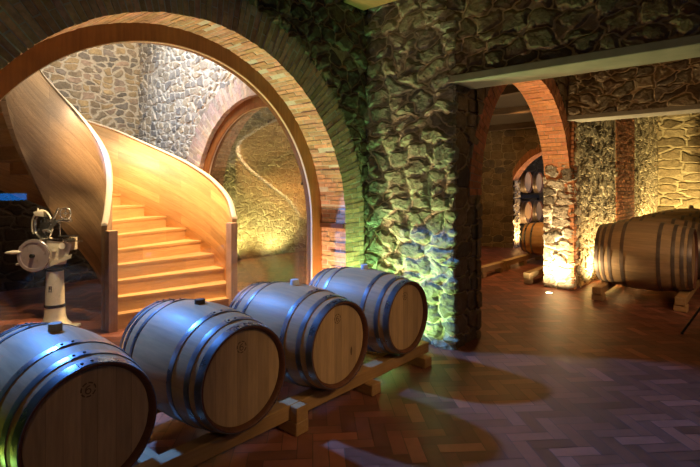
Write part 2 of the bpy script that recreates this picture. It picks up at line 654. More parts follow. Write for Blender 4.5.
# passage arch wall and its run into the far bay
bm = newbm()
panel(bm, (4.72, 2.305, 0), X, Z, 3.21, 4.0, .018, lambda s, t: (s - 1.655) ** 2 + (t - 1.5) ** 2 > 1.79 ** 2 if t > 1.5 else abs(s - 1.655) > 1.56)
panel(bm, (4.80, 2.68, 0), X, Z, 3.2, 4.0, .06, lambda s, t: (s - 1.575) ** 2 + (max(t, 1.5) - 1.5) ** 2 > 1.63 ** 2, flip=True)
struct(link('wall_passage', bm, M['stone_block'], smooth=True))

bm = newbm()     # right pier of the passage, rough stone up to the brick springing
panel(bm, (7.925, 2.70, 0), (0, -1, 0), Z, .42, 1.93, .014)
panel(bm, (7.925, 2.28, 0), X, Z, .25, 1.93, .02, uvo=(.42, 0))
bmesh.ops.remove_doubles(bm, verts=list(bm.verts), dist=.005)
struct(link('wall_pier', bm, M['stone_lit'], smooth=True))

bm = newbm()     # side wall of the far bay
panel(bm, (7.925, 2.28, 0), X, Z, 2.70, 4.0, .025, lambda s, t: s > .23 or t > 1.92)
panel(bm, (12.2, 2.28, 0), X, Z, 3.4, 4.0, .035, uvo=(5, 0))
struct(link('wall_bay', bm, M['stone_warm'], smooth=True))

bm = newbm()     # end wall of the far bay
panel(bm, (15.5, 2.40, 0), (0, -1, 0), Z, 6.5, 4.0, .045, uvo=(11, 0))
struct(link('wall_end', bm, M['stone_end'], smooth=True))

# brick strip in the side wall of the far bay
bm = newbm()
rows = int(4.0 / .075)
for i in range(rows):
    z = i * .075
    n = 7
    off = .125 if i % 2 else 0
    x = 10.55 - off
    while x < 12.25:
        x2 = min(x + .25, 12.28)
        xa = max(x, 10.55)
        if x2 - xa > .03:
            t = random.uniform(.6, 1.15)
            box(bm, xa + .006, x2 - .006, 2.215, 2.30, z + .006, z + .069, (t, t * random.uniform(.85, 1), t * .9), j=.004)
        x += .25
box(bm, 10.55, 12.28, 2.228, 2.5, 0, 4.0, mi=1)
struct(link('trim_3', bm, [M['brick'], M['mortar']]))

# stair hall walls
YB = 8.8
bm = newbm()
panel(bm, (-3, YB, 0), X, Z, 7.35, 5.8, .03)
wb = link('wall_back', bm, [M['stone_coursed'], M['stone_shaded']], smooth=True)
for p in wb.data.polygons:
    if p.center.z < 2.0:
        p.material_index = 1      # shade under the stair, put into the stone colour
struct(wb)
bm = newbm()
panel(bm, (4.28, YB, 0), (0, -1, 0), Z, YB - 3.9, 5.8, .026, lambda s, t: (YB - s - A4['c']) ** 2 + (max(t, A4['s']) - A4['s']) ** 2 > (A4['r'] + .33) ** 2, uvo=(3, 0))
struct(link('wall_hall', bm, M['stone_round'], smooth=True))
bm = newbm()
panel(bm, (4.72, YB, 0), (0, -1, 0), Z, YB - 2.6, 4.0, .08, lambda s, t: (YB - s - A4['c']) ** 2 + (max(t, A4['s']) - A4['s']) ** 2 > (A4['r'] + .02) ** 2 and not (YB - s < A4['c'] - 1.48), flip=True)
struct(link('wall_cellar_side', bm, M['stone_block'], smooth=True))
bm = newbm()
panel(bm, (-3, 3.4, 0), Y, Z, 5.5, 5.8, .08)
struct(link('wall_hall_left', bm, M['stone_dark'], smooth=True))
bm = newbm()
panel(bm, (-2.2, -6, 0), Y, Z, 9.5, 4.0, .1)
struct(link('wall_left', bm, M['stone_dark'], smooth=True))
bm = newbm()
panel(bm, (16, -4, 0), (-1, 0, 0), Z, 18.3, 4.0, .1, flip=False)
struct(link('wall_front', bm, M['stone_dark'], smooth=True))

# cellar behind the passage
bm = newbm()
panel(bm, (4.7, YB, 0), X, Z, 11.5, 4.0, .05)
struct(link('wall_cellar_back', bm, M['stone_warm'], smooth=True))
AX, AV0, AV1 = 12.33, 5.0, 2.55      # third arch: opening from y=2.55 to 4.92


def arch3z(y):
    """underside height of the shallow arch"""
    c, r = (AV0 + AV1) / 2, 1.34
    return 1.76 + math.sqrt(max(0, r * r - (y - c) ** 2)) - math.sqrt(r * r - (AV0 - c) ** 2)


bm = newbm()
panel(bm, (AX, YB, 0), (0, -1, 0), Z, YB - 2.5, 3.4, .03, lambda s, t: YB - s > AV0 + .0 or t > arch3z(YB - s) + .12, uvo=(2, 0))
struct(link('wall_cellar_end', bm, M['stone_block'], smooth=True))
bm = newbm()
panel(bm, (AX, AV0, 0), X, Z, .38, 1.76, .02)
struct(link('wall_arch_jamb', bm, M['stone_lit'], smooth=True))
bm = newbm()
panel(bm, (16, 6.5, 0), (0, -1, 0), Z, 5, 4.0, .08)
panel(bm, (12.72, 6.5, 0), X, Z, 3.2, 4.0, .08, uvo=(6, 0))
struct(link('wall_store', bm, M['stone_block'], smooth=True))
# its brick intrados
bm = newbm()
n = 46
for i in range(n):
    y0 = AV0 - (AV0 - AV1) * i / n
    y1 = AV0 - (AV0 - AV1) * (i + 1) / n
    z0, z1 = arch3z(y0), arch3z(y1)
    for a, b in (((0, .19), (.20, .40)) if i % 2 else ((0, .10), (.11, .29), (.30, .40))):
        t = random.uniform(.8, 1.2)
        xa, xb = AX - .02 + a, AX - .02 + b
        ya, yb = y0 - .004, y1 + .004
        hexa(bm, [(xa, ya, z0), (xb, ya, z0), (xb, yb, z1), (xa, yb, z1), (xa, ya, z0 + .22), (xb, ya, z0 + .22), (xb, yb, z1 + .22), (xa, yb, z1 + .22)], (t, t, t))
struct(link('trim_4', bm, M['brick']))

# ceilings
bm = newbm()
box(bm, -3, 4.66, -4.2, V1 + .3, H0, H0 + .1)
box(bm, 4.66, 16, -4.2, 2.5, H0, H0 + .1)
box(bm, -3, 4.7, V1 + .3, 9, 5.7, 5.8)
box(bm, 4.7, 16, 2.5, 9, 3.15, 3.25)
struct(link('ceiling', bm, M['plaster']))


# ---- brick arches as real voussoirs
def brick_arch(name, a, d0, d1, along, depth=.38, rows_z=0.0, bw=.058, mats=None, sides=(1, -1), tone=(.72, 1.2), dsplit=None, top_only=False, jit=.004):
    """along: 'x' arch in an x-z plane (depth along y) or 'y' arch in a y-z plane (depth along x)"""
    bm = newbm()

    def P3(s, d, z):
        return (s, d, z) if along == 'x' else (d, s, z)

    def brick(kind, p0, p1, ra, rb, da, db):
        t = random.uniform(*tone)
        q = (t * random.uniform(.95, 1.05), t * random.uniform(.88, 1.02), t * random.uniform(.85, 1.05))
        jr = random.uniform(-jit, jit)
        jd = random.uniform(-jit, jit)
        pts = []
        for r in (ra + jr, rb):
            for (p, d) in ((p0, da + jd), (p1, da + jd), (p1, db), (p0, db)):
                if kind == 'arc':
                    pts.append(P3(a['c'] + r * math.cos(p), d, a['s'] + r * math.sin(p)))
                else:
                    pts.append(P3(a['c'] + kind * r, d, p))
        hexa(bm, pts, q)
    D = d1 - d0
    n = int(PI * (a['r'] + .06) / bw)
    g = .009

    def course(kind, p0, p1, i):
        # depth bricks on the underside, radial bricks on the face
        cuts = [[0, .38, 1], [0, .62, 1], [0, .2, .75, 1]][i % 3] if D > .2 else [0, 1]
        rc = [[0, .62, 1], [0, .34, 1]][i % 2]
        r0 = a['r']
        ra = [r0, r0 + depth * rc[1], r0 + depth]
        for j in range(len(cuts) - 1):
            brick(kind, p0, p1, ra[0], ra[1], d0 + D * cuts[j] + (g / 2 if j else 0), d0 + D * cuts[j + 1] - g / 2)
        brick(kind, p0, p1, ra[1] + g, ra[2] - random.uniform(0, .03), d0, d0 + D)
    for i in range(n):
        course('arc', PI * i / n + .0026, PI * (i + 1) / n - .0026, i)
    if not top_only:
        m = int((a['s'] - rows_z) / bw)
        for sgn in sides:
            for i in range(m):
                z0 = rows_z + (a['s'] - rows_z) * i / m
                z1 = rows_z + (a['s'] - rows_z) * (i + 1) / m
                course(sgn, z0 + g / 2, z1 - g / 2, i)
    # mortar core
    N = 64
    off = .004
    ri, ro = a['r'] + off, a['r'] + depth - .01
    prof = []
    for i in range(N + 1):
        t = PI * i / N
        prof.append(((a['c'] + ri * math.cos(t), a['s'] + ri * math.sin(t)), (a['c'] + ro * math.cos(t), a['s'] + ro * math.sin(t))))
    if not top_only:
        prof = [((a['c'] + ri, rows_z), (a['c'] + ro, rows_z))] + prof + [((a['c'] - ri, rows_z), (a['c'] - ro, rows_z))]
    for (p, q), (p2, q2) in zip(prof[:-1], prof[1:]):
        pts = [P3(p[0], d0 + off, p[1]), P3(p2[0], d0 + off, p2[1]), P3(p2[0], d1, p2[1]), P3(p[0], d1, p[1]),
               P3(q[0], d0 + off, q[1]), P3(q2[0], d0 + off, q2[1]), P3(q2[0], d1, q2[1]), P3(q[0], d1, q[1])]
        hexa(bm, pts, (1, 1, 1), 1)
    bmesh.ops.recalc_face_normals(bm, faces=list(bm.faces))
    return struct(link(name, bm, mats))


brick_arch('trim_1', A1, V1 - .012, V1 + .345, 'x', .37, 0, .050, [M['brick_arch'], M['mortar_pale']], jit=.004)
brick_arch('trim_2', A2, 2.300, 2.69, 'x', .27, 1.93, .070, [M['brick'], M['mortar']], top_only=True, tone=(.85, 1.15))
brick_arch('trim_5', A4, 4.26, 4.40, 'y', .38, 0, .06, [M['brick_pale'], M['mortar_pale']], tone=(.8, 1.15))
# brick quoins on the front corner of the pier and of the passage wall above it
bm = newbm()
i = 0
z = 0.0
while z < 2.58:
    wq = (.13, .22)[i % 2] * random.uniform(.85, 1.1)
    dq = (.10, .05)[i % 2]
    t = random.uniform(.6, 1.1)
    box(bm, 7.90, 7.925 + wq, 2.245, 2.28 + dq, z + .005, z + .060, (t, t * .95, t * .9), j=.003)
    z += .066
    i += 1
struct(link('trim_6', bm, [M['brick'], M['mortar']]))
# brick reveal behind the inner window
brick_arch('trim_8', A4, 4.43, 4.76, 'y', .30, 0, .06, [M['brick_arch'], M['mortar']])
# thin iron tie plate at the springing of the big arch
bm = newbm()
box(bm, 3.868, 3.90, V1 + .0, V1 + .34, 1.145, 1.195)
o = link('tie_plate', bm, M['chime'])
tag(o, 'dark brown flat band let into the brick jamb beside the big window', 'plate')

# deep reveal behind the big window frame
bm = newbm()
N = 48
pr = [(A1['c'] + 1.74, 0)] + [(A1['c'] + 1.74 * math.cos(PI * i / N), A1['s'] + 1.74 * math.sin(PI * i / N)) for i in range(N + 1)] + [(A1['c'] - 1.74, 0)]
for p, q in zip(pr[:-1], pr[1:]):
    vs = [bm.verts.new(v) for v in ((p[0], V1 + .34, p[1]), (q[0], V1 + .34, q[1]), (q[0], V1B, q[1]), (p[0], V1B, p[1]))]
    bm.faces.new(vs)
struct(link('trim_7', bm, M['mortar_pale']))


# ---- arched windows
def arched_window(name, a, along, d0, fw, fd, gl_mat, bead=True, mullions=()):
    root = empty(name)

    def P3(s, d, z):
        return (s, d, z) if along == 'x' else (d, s, z)

    def ringpath(r):
        return [(a['c'] + r, 0)] + [(a['c'] + r * math.cos(PI * i / 72), a['s'] + r * math.sin(PI * i / 72)) for i in range(73)] + [(a['c'] - r, 0)]

    def ring(nm, r0, r1, da, db, mat):
        bm = newbm()
        A, B = ringpath(r0), ringpath(r1)
        rows = []
        for p, q in zip(A, B):
            rows.append([bm.verts.new(P3(*v)) for v in ((p[0], da, p[1]), (q[0], da, q[1]), (q[0], db, q[1]), (p[0], db, p[1]))])
        for u, v in zip(rows[:-1], rows[1:]):
            for i in range(4):
                bm.faces.new((u[i], u[(i + 1) % 4], v[(i + 1) % 4], v[i]))
        bm.faces.new(rows[0])
        bm.faces.new(rows[-1][::-1])
        bmesh.ops.recalc_face_normals(bm, faces=list(bm.faces))
        return link(nm, bm, mat, root)
    ring('window_frame', a['r'] - fw, a['r'] + .01, d0, d0 + fd, M['frame'])
    if bead:
        ring('glazing_bead', a['r'] - fw - .006, a['r'] - fw, d0 + .01, d0 + .03, M['bead'])
    # glass, thin but solid
    bm = newbm()
    pts = ringpath(a['r'] - fw + .01)
    f1 = [bm.verts.new(P3(p[0], d0 + .04, p[1])) for p in pts]
    f2 = [bm.verts.new(P3(p[0], d0 + .048, p[1])) for p in pts]
    bm.faces.new(f1)
    bm.faces.new(f2[::-1])
    for i in range(len(pts)):
        j = (i + 1) % len(pts)
        bm.faces.new((f1[j], f1[i], f2[i], f2[j]))
    bmesh.ops.recalc_face_normals(bm, faces=list(bm.faces))
    link('window_pane', bm, gl_mat, root)
    bm = newbm()
    if along == 'x':
        box(bm, a['c'] - a['r'], a['c'] + a['r'], d0, d0 + fd, 0, .06)
    else:
        box(bm, d0, d0 + fd, a['c'] - a['r'], a['c'] + a['r'], 0, .06)
    link('window_sill', bm, M['frame'], root)
    struct(root)
    return root


arched_window('window_1', A1, 'x', V1 + .34, .138, .10, M['glass'])
arched_window('window_2', A4, 'y', 4.34, .16, .08, M['glass_in'])

# unseen blue glowing strip, added for the streak mirrored in the big pane
bm = newbm()
box(bm, .6, 3.30, -4.06, -3.93, 1.26, 1.51)
glow_strip = link('blue_glow_strip', bm, M['frame'])
struct(glow_strip)
bm = newbm()
box(bm, .66, 3.24, -3.945, -3.92, 1.32, 1.46)
link('window_pane', bm, M['glow_blue'], glow_strip)  # glowing face of the added strip

# ---- lintels
bm = newbm()
box(bm, 4.215, 4.64, -4, 2.465, 2.60, 2.672)
bevel_all(bm, .006)
tag(link('lintel_beam', bm, M['concrete']), 'long grey concrete lintel over the near opening, stone wall above it', 'beam', 'concrete lintels')
bm = newbm()
box(bm, 7.735, 8.12, -4, 2.30, 2.60, 2.672)
bevel_all(bm, .006)
tag(link('lintel_beam', bm, M['concrete']), 'farther and thinner grey lintel over the opening to the large casks', 'beam', 'concrete lintels')

# ---- ceiling timbers
bm = newbm()
box(bm, 3.80, 4.14, -4, 3.36, 3.52, 3.84)
bevel_all(bm, .012)
tag(link('ceiling_beam', bm, M['timber_u']), 'timber beam end at the top of the stone corner by the big arch', 'beam')
bm = newbm()
box(bm, 1.0, 4.24, 1.62, 1.86, 3.30, 3.52)
bevel_all(bm, .012)
tag(link('ceiling_beam', bm, M['timber_u']), 'dim timber beam end at the top edge above the near lintel', 'beam')
for i, (xx, lb) in enumerate(((7.3, 'nearest old timber joist seen through the brick passage arch'),
                              (9.3, 'middle old timber joist seen through the brick passage arch'),
                              (11.7, 'farthest old timber joist seen through the brick passage arch, above the back wall'))):
    bm = newbm()
    nseg = 14
    prev = None
    for s in range(nseg + 1):
        y = 2.72 + (8.7 - 2.72) * s / nseg
        dz = random.uniform(-.015, .015)
        ring = [bm.verts.new(p) for p in ((xx - .07, y, 3.02 + dz), (xx + .07, y, 3.02 + dz), (xx + .07, y, 3.15), (xx - .07, y, 3.15))]
        if prev:
            for q in range(4):
                bm.faces.new((prev[q], prev[(q + 1) % 4], ring[(q + 1) % 4], ring[q]))
        else:
            bm.faces.new(ring)
        prev = ring
    bm.faces.new(prev[::-1])
    bmesh.ops.recalc_face_normals(bm, faces=list(bm.faces))
    tag(link('ceiling_joist', bm, M['timber']), lb, 'joist', 'cellar ceiling joists')


# ================================================================== STAIRCASE
SC = (1.95, 5.92)
RO, RI, TH = 1.95, .52, .06
RISE = .165


def interp(tab, x):
    if x <= tab[0][0]:
        return tab[0][1]
    for (a, b), (c, d) in zip(tab[:-1], tab[1:]):
        if x <= c:
            return b + (d - b) * (x - a) / (c - a)
    return tab[-1][1]


def smooth_tab(tab, x, wdt=4.0):
    return sum(interp(tab, x + k * wdt / 4) for k in range(-4, 5)) / 9


OUT_TOP = [(-20, 1.12), (-19, 1.24), (-16.5, 1.36), (-12, 1.47), (-9, 1.53), (1.7, 1.73), (17, 1.97), (34.5, 2.22), (49.5, 2.45), (63, 2.60), (90, 3.02), (150, 4.1), (200, 5.0)]
IN_TOP = [(-50, 1.10), (-46, 1.22), (-40, 1.36), (-23, 1.66), (-5, 1.93), (13, 2.12), (50, 2.52), (90, 2.93), (120, 3.38), (160, 4.0), (220, 4.9)]
IN_BOT = [(-50, 0.0), (-20, .1), (3, .41), (45, .84), (78, 1.26), (97, 1.66), (116, 2.0), (130, 2.25), (145, 2.55), (170, 3.0), (220, 3.9)]


def oang(k):
    return [-21.5, -21.5, -17.5, -10.5, -2.4, 7, 16][k] if k <= 6 else 16 + 10.3 * (k - 6)


def iang(k):
    return [-48, -48, -33, -19, -7, 5, 16][k] if k <= 6 else 16 + 10.3 * (k - 6)


def pol(r, deg, z):
    return (SC[0] + r * math.cos(R(deg)), SC[1] + r * math.sin(R(deg)), z)


stair = empty('spiral_staircase', (SC[0], SC[1], 0))
tag(stair, 'curved pale wooden staircase with solid board sides behind the arched glass', 'staircase')


def curved_wall(name, r0, r1, a0, a1, topf, botf, mat, slope, step=2.0):
    bm = newbm()
    L = bm.loops.layers.uv['UVMap']
    n = int((a1 - a0) / step)
    rows = []
    for i in range(n + 1):
        a = a0 + (a1 - a0) * i / n
        zt, zb = topf(a), botf(a)
        rr = (r0 + r1) / 2
        s = R(a) * rr
        ring = [pol(r0, a, zb), pol(r1, a, zb), pol(r1, a, zt), pol(r0, a, zt)]
        rows.append(([bm.verts.new((p[0] - SC[0], p[1] - SC[1], p[2])) for p in ring], s, zb, zt, a))
    for u, v in zip(rows[:-1], rows[1:]):
        for i in range(4):
            f = bm.faces.new((u[0][i], u[0][(i + 1) % 4], v[0][(i + 1) % 4], v[0][i]))
            f.smooth = i in (1, 3)
            for lp in f.loops:
                src = u if lp.vert in u[0] else v
                zz = lp.vert.co.z
                lp[L].uv = (math.sqrt(1 + slope * slope) * src[1], zz - slope * src[1])
    bm.faces.new(rows[0][0])
    bm.faces.new(rows[-1][0][::-1])
    bmesh.ops.recalc_face_normals(bm, faces=list(bm.faces))
    return link(name, bm, mat, stair)


otop = lambda a: smooth_tab(OUT_TOP, a, 3)
itop = lambda a: smooth_tab(IN_TOP, a, 8)
ibot = lambda a: max(0, smooth_tab(IN_BOT, a, 12))


def obot(a):
    return max(0, .0165 * (a + 21) - .30)


curved_wall('outer_parapet', RO, RO + TH, -20, 150, lambda a: otop(a) - .012, obot, M['stairwood'], .42)
curved_wall('inner_parapet', RI - TH / 2, RI + TH / 2, -49, 146, lambda a: itop(a) - .012, ibot, M['wellwood_shaded'], .95)
# pale rounded rail along each top edge
for nm, rr, a0, a1, tf in (('handrail', RO + TH / 2, -20, 150, otop), ('handrail', RI, -49, 146, itop)):
    bm = newbm()
    prev = None
    n = int((a1 - a0) / 1.5)
    for i in range(n + 1):
        a = a0 + (a1 - a0) * i / n
        z = tf(a)
        w_ = TH / 2 + .004
        ring = []
        for (dr, dz) in ((-w_, -.02), (w_, -.02), (w_, .0), (w_ * .6, .012), (-w_ * .6, .012), (-w_, .0)):
            p = pol(rr + dr, a, z + dz)
            ring.append(bm.verts.new((p[0] - SC[0], p[1] - SC[1], p[2])))
        if prev:
            for q in range(6):
                f = bm.faces.new((prev[q], prev[(q + 1) % 6], ring[(q + 1) % 6], ring[q]))
                f.smooth = True
        else:
            bm.faces.new(ring)
        prev = ring
    bm.faces.new(prev[::-1])
    bmesh.ops.recalc_face_normals(bm, faces=list(bm.faces))
    o = link(nm, bm, M['cap'], stair)
# newel ends
for rr, cx, cy, zt in ((2, 3.75 - SC[0], 5.22 - SC[1], 1.13), (.5, 2.345 - SC[0], 5.475 - SC[1], 1.11)):
    bm = newbm()
    box(bm, cx - .05, cx + .05, cy - .055, cy + .055, 0, zt)
    bevel_all(bm, .004)
    o = link('newel_post', bm, [M['newel'], M['newel_side']], stair)
    for p in o.data.polygons:
        if p.normal.x > .5 or p.normal.z > .5 or (rr > 1 and p.normal.x < -.5):
            p.material_index = 1

for k in range(1, 19):
    z1 = k * RISE
    zb = max(0, z1 - RISE - (.0 if k < 3 else .06))
    ao0, ao1, ai0, ai1 = oang(k), oang(k + 1), iang(k), iang(k + 1)

    def wedge(zlo, zhi, over, rin, rout):
        bm = newbm()
        L = bm.loops.layers.uv['UVMap']
        no = 4
        lo, hi = [], []
        pts = []
        for i in range(no + 1):
            pts.append(pol(rout, ao0 - over / rout * 57.3 + (ao1 - ao0 + over / rout * 57.3) * i / no, 0))
        for i in range(no + 1):
            pts.append(pol(rin, ai1 + (ai0 - over / rout * 57.3 - ai1) * i / no, 0))
        lo = [bm.verts.new((p[0] - SC[0], p[1] - SC[1], zlo)) for p in pts]
        hi = [bm.verts.new((p[0] - SC[0], p[1] - SC[1], zhi)) for p in pts]
        n = len(pts)
        fs = [bm.faces.new(lo[::-1]), bm.faces.new(hi)]
        for i in range(n):
            j = (i + 1) % n
            fs.append(bm.faces.new((lo[i], lo[j], hi[j], hi[i])))
        bmesh.ops.recalc_face_normals(bm, faces=fs)
        e = Vector(pts[0]) - Vector(pts[-1])
        e.normalize()
        pe = Vector((-e.y, e.x, 0))
        for f in fs:
            for lp in f.loops:
                q = Vector((lp.vert.co.x, lp.vert.co.y, 0))
                s = q.dot(e)
                if abs(f.normal.z) > .5:
                    lp[L].uv = (s + k * 1.37, .02 + q.dot(pe) * .4)
                else:
                    lp[L].uv = (s + k * 1.37, lp.vert.co.z + .003)
        return bm
    link('riser', wedge(zb, z1 - .028, 0, RI + TH / 2, RO), M['stepwood'], stair)
    link('tread', wedge(z1 - .028, z1, .006, RI + TH / 2, RO), M['stepwood'], stair)


# ================================================================== BARRELS
def make_barrel(name, rb, rh, ln, hoops, n=64, staves=32, wood='oak', head='oak_head', hoopm='hoop', bung='bung_wood', bung_h=.038, rivets=True, stamp=True, chime='chime', hoop_w=.04):
    """axis along local y, origin on the floor line under its centre"""
    hl = ln / 2
    root = empty(name)

    def rad(y):
        t = abs(y) / hl
        return rb - (rb - rh) * t ** 1.9
    # staves with tiny joints
    tn = []
    cur = 1
    for i in range(n):
        if i % (n // staves) == 0:
            cur = random.uniform(.82, 1.15)
            cc = (cur, cur * random.uniform(.96, 1.03), cur * random.uniform(.92, 1.05))
        tn.append(cc)
    bm = newbm()
    N = 26
    prof = [(rad(-hl + ln * i / N), -hl + ln * i / N) for i in range(N + 1)]
    lathe(bm, prof, n, 'y', tn)
    body = link('staves', bm, M[wood], root, smooth=True)
    for s, f in ((-1, 1), (1, -1)):
        # chime: the projecting ends of the staves and their bevelled inside
        bm = newbm()
        ri = rh - .022
        pr = [(rh, s * hl), (rh - .006, s * (hl + .001)), (rh - .010, s * (hl - .001)), (ri, s * (hl - .034)), (ri + .002, s * (hl - .04))]
        lathe(bm, pr, n, 'y')
        bmesh.ops.recalc_face_normals(bm, faces=list(bm.faces))
        link('chime', bm, M[chime], root, smooth=True)
        # head of vertical boards
        bm = newbm()
        nb = 7
        yh = s * (hl - .034)
        edges = [-ri + 2 * ri * i / nb + (random.uniform(-.012, .012) if 0 < i < nb else 0) for i in range(nb + 1)]
        for a, b in zip(edges[:-1], edges[1:]):
            t = random.uniform(.86, 1.12)
            steps = 8
            top = []
            for i in range(steps + 1):
                x = a + .0006 + (b - a - .0012) * i / steps
                h = math.sqrt(max(0, ri * ri - x * x))
                top.append((x, h))
            pf = [bm.verts.new((x, yh, z)) for x, z in top] + [bm.verts.new((x, yh, -z)) for x, z in top[::-1] if z > 1e-4 or True]
            fc = bm.faces.new(pf)
            tint_faces(bm, [fc], (t, t * .98, t * .95))
            fc.normal_update()
            if fc.normal.y * s < 0:
                fc.normal_flip()
        # backing so that the head has thickness
        bm2v = lathe(bm, [(ri, yh - s * .002), (ri, yh - s * .02)], n, 'y', [(.5, .45, .4)] * n)
        fb = bm.faces.new(bm2v[0])
        fb2 = bm.faces.new(bm2v[1])
        tint_faces(bm, [fb, fb2], (.4, .36, .3))
        link('head', bm, M[head], root)
    # hoops
    for yc, wd in hoops:
        for s in (-1, 1):
            bm = newbm()
            y0, y1 = s * (yc - wd / 2), s * (yc + wd / 2)
            if abs(y1) > hl:
                y1 = s * hl
            e = .0045
            pr = [(rad(y0) - .002, y0), (rad(y0) + e, y0), (rad((y0 + y1) / 2) + e + .0008, (y0 + y1) / 2), (rad(y1) + e, y1), (rad(y1) - .002, y1)]
            lathe(bm, pr, n, 'y')
            if rivets:
                # overlapped joint with two rivets near the top
                ym = (y0 + y1) / 2
                rr = rad(ym) + e
                for k, aa in enumerate((84, 90, 96, 102)):
                    pass
                a0, a1 = 86, 101
                q = []
                for i in range(7):
                    a = R(a0 + (a1 - a0) * i / 6)
                    for yy in (y0, y1):
                        r_ = rad(yy) + e + .0035
                        q.append(bm.verts.new((r_ * math.cos(a), yy, r_ * math.sin(a))))
                for i in range(6):
                    f = bm.faces.new((q[2 * i], q[2 * i + 1], q[2 * i + 3], q[2 * i + 2]))
                for side in (0, 12):
                    v0, v1 = q[side], q[side + 1]
                    d0 = bm.verts.new(Vector(v0.co) * 1)
                    d0.co.x *= (rr - .001) / (rr + .0035)
                    d0.co.z *= (rr - .001) / (rr + .0035)
                    d1 = bm.verts.new(Vector(v1.co) * 1)
                    d1.co.x *= (rr - .001) / (rr + .0035)
                    d1.co.z *= (rr - .001) / (rr + .0035)
                    bm.faces.new((v0, v1, d1, d0))
            bmesh.ops.recalc_face_normals(bm, faces=list(bm.faces))
            hp = link('hoop', bm, M[hoopm], root, smooth=True, angle=40)
            if rivets:
                for a in (90, 98):
                    bm = newbm()
                    r_ = rad(ym) + e + .003
                    d = Vector((math.cos(R(a)), 0, math.sin(R(a))))
                    cyl(bm, d * r_ + Vector((0, ym, 0)), d * (r_ + .005) + Vector((0, ym, 0)), .0075, .005, 10)
                    link('rivet', bm, M['rivet'], hp, smooth=False)
    if bung:
        bm = newbm()
        lathe(bm, [(0.001, rb - .01), (.033, rb - .01), (.032, rb + bung_h - .004), (.029, rb + bung_h), (.001, rb + bung_h)], 20, 'z')
        link('bung', bm, M[bung], root, smooth=True, angle=40)
    if stamp:
        bm = newbm()
        yf = -(hl - .034) - .0012

        def arcpatch(cx, cz, r, wd, a0, a1):
            k = max(3, int(abs(a1 - a0) / 12))
            pv = None
            for i in range(k + 1):
                a = R(a0 + (a1 - a0) * i / k)
                q = [bm.verts.new((cx + rr * math.cos(a), yf, cz + rr * math.sin(a))) for rr in (r - wd / 2, r + wd / 2)]
                if pv:
                    bm.faces.new((pv[0], q[0], q[1], pv[1]))
                pv = q
        zc = rh * .60
        xs = -.012
        for i in range(7):
            arcpatch(xs, zc, .031, .006, i * 51, i * 51 + 38)
        arcpatch(xs, zc - .007, .011, .005, 0, 360)
        arcpatch(xs + .006, zc - .002, .018, .005, 80, 190)
        link('brand_mark', bm, M['stamp'], root)
    return root


def setz(root, z):
    for ch in root.children:
        pass


# ---- four barriques in the foreground
HO = [(.475 - .024, .046), (.475 - .108, .036), (.475 - .245, .036)]
# parts are modelled about the barrel axis; the root sits at the axis height over the rack


def shift_children(root, dz):
    for ch in [q for q in bpy.data.objects if q.parent == root]:
        ch.location.z += dz


b0 = make_barrel('wine_barrel', .350, .289, .95, HO, bung='bung_wood')
shift_children(b0, .35)
spots = [(.896, 2.2644 + .475, 'nearest oak wine barrel, cut off by the corner, with a pale wooden bung', 'bung_wood', 0),
         (1.697, 2.2203 + .475, 'oak wine barrel in front of the stair foot, topped by a small dark brown bung', 'bung_dark', 2),
         (2.487, 2.2033 + .475, 'oak wine barrel with white bung and a dark knot low on its head', 'bung_white', -1),
         (3.370, 2.2445 + .475, 'white-bunged oak wine barrel at the far end of the rack, before green-lit stone', 'bung_white', 1)]
for i, (x, y, lb, bg, rot) in enumerate(spots):
    o = b0 if i == 0 else copy_tree(b0)
    o.location = (x, y, .16)
    tag(o, lb, 'barrel', 'wine barrels on the front rack')
    for ch in [q for q in bpy.data.objects if q.parent == o]:
        if ch.name.startswith('bung') and i:
            ch.data = ch.data.copy()
            ch.data.materials[0] = M[bg]
            if i == 1:
                ch.location.z -= .012
    if i == 2:
        bm = newbm()
        vs = [bm.verts.new((.135 + .010 * math.cos(2 * PI * k / 14), -(.475 - .034) - .0012, .35 - .085 + .032 * math.sin(2 * PI * k / 14))) for k in range(14)]
        bm.faces.new(vs)
        link('knot', bm, M['stamp'], o)

# ---- front rack
rk = empty('barrel_rack', (0, 2.30, 0))
tag(rk, 'low pine barrel rack of two long rails on cross blocks under the front barrels', 'rack')


def rbox(nm, x0, x1, y0, y1, z0, z1, mt, root, bv=.006):
    bm = newbm()
    ox, oy, oz = root.location
    box(bm, x0 - ox, x1 - ox, y0 - oy, y1 - oy, z0 - oz, z1 - oz)
    bevel_all(bm, bv)
    return link(nm, bm, M[mt], root)


rbox('rail', -.6, 3.82, 2.33, 2.43, .085, .180, 'rack', rk)
rbox('rail', -.6, 3.78, 3.06, 3.16, .085, .180, 'rack', rk)
for xx in (.50, 1.32, 2.17, 2.95, 3.70):
    rbox('cross_block', xx - .055, xx + .055, 2.26, 3.20, .0, .085, 'rack_y', rk)
rbox('cross_block', 2.17 - .05, 2.17 + .05, 2.262, 2.329, .086, .180, 'rack_y', rk, .003)
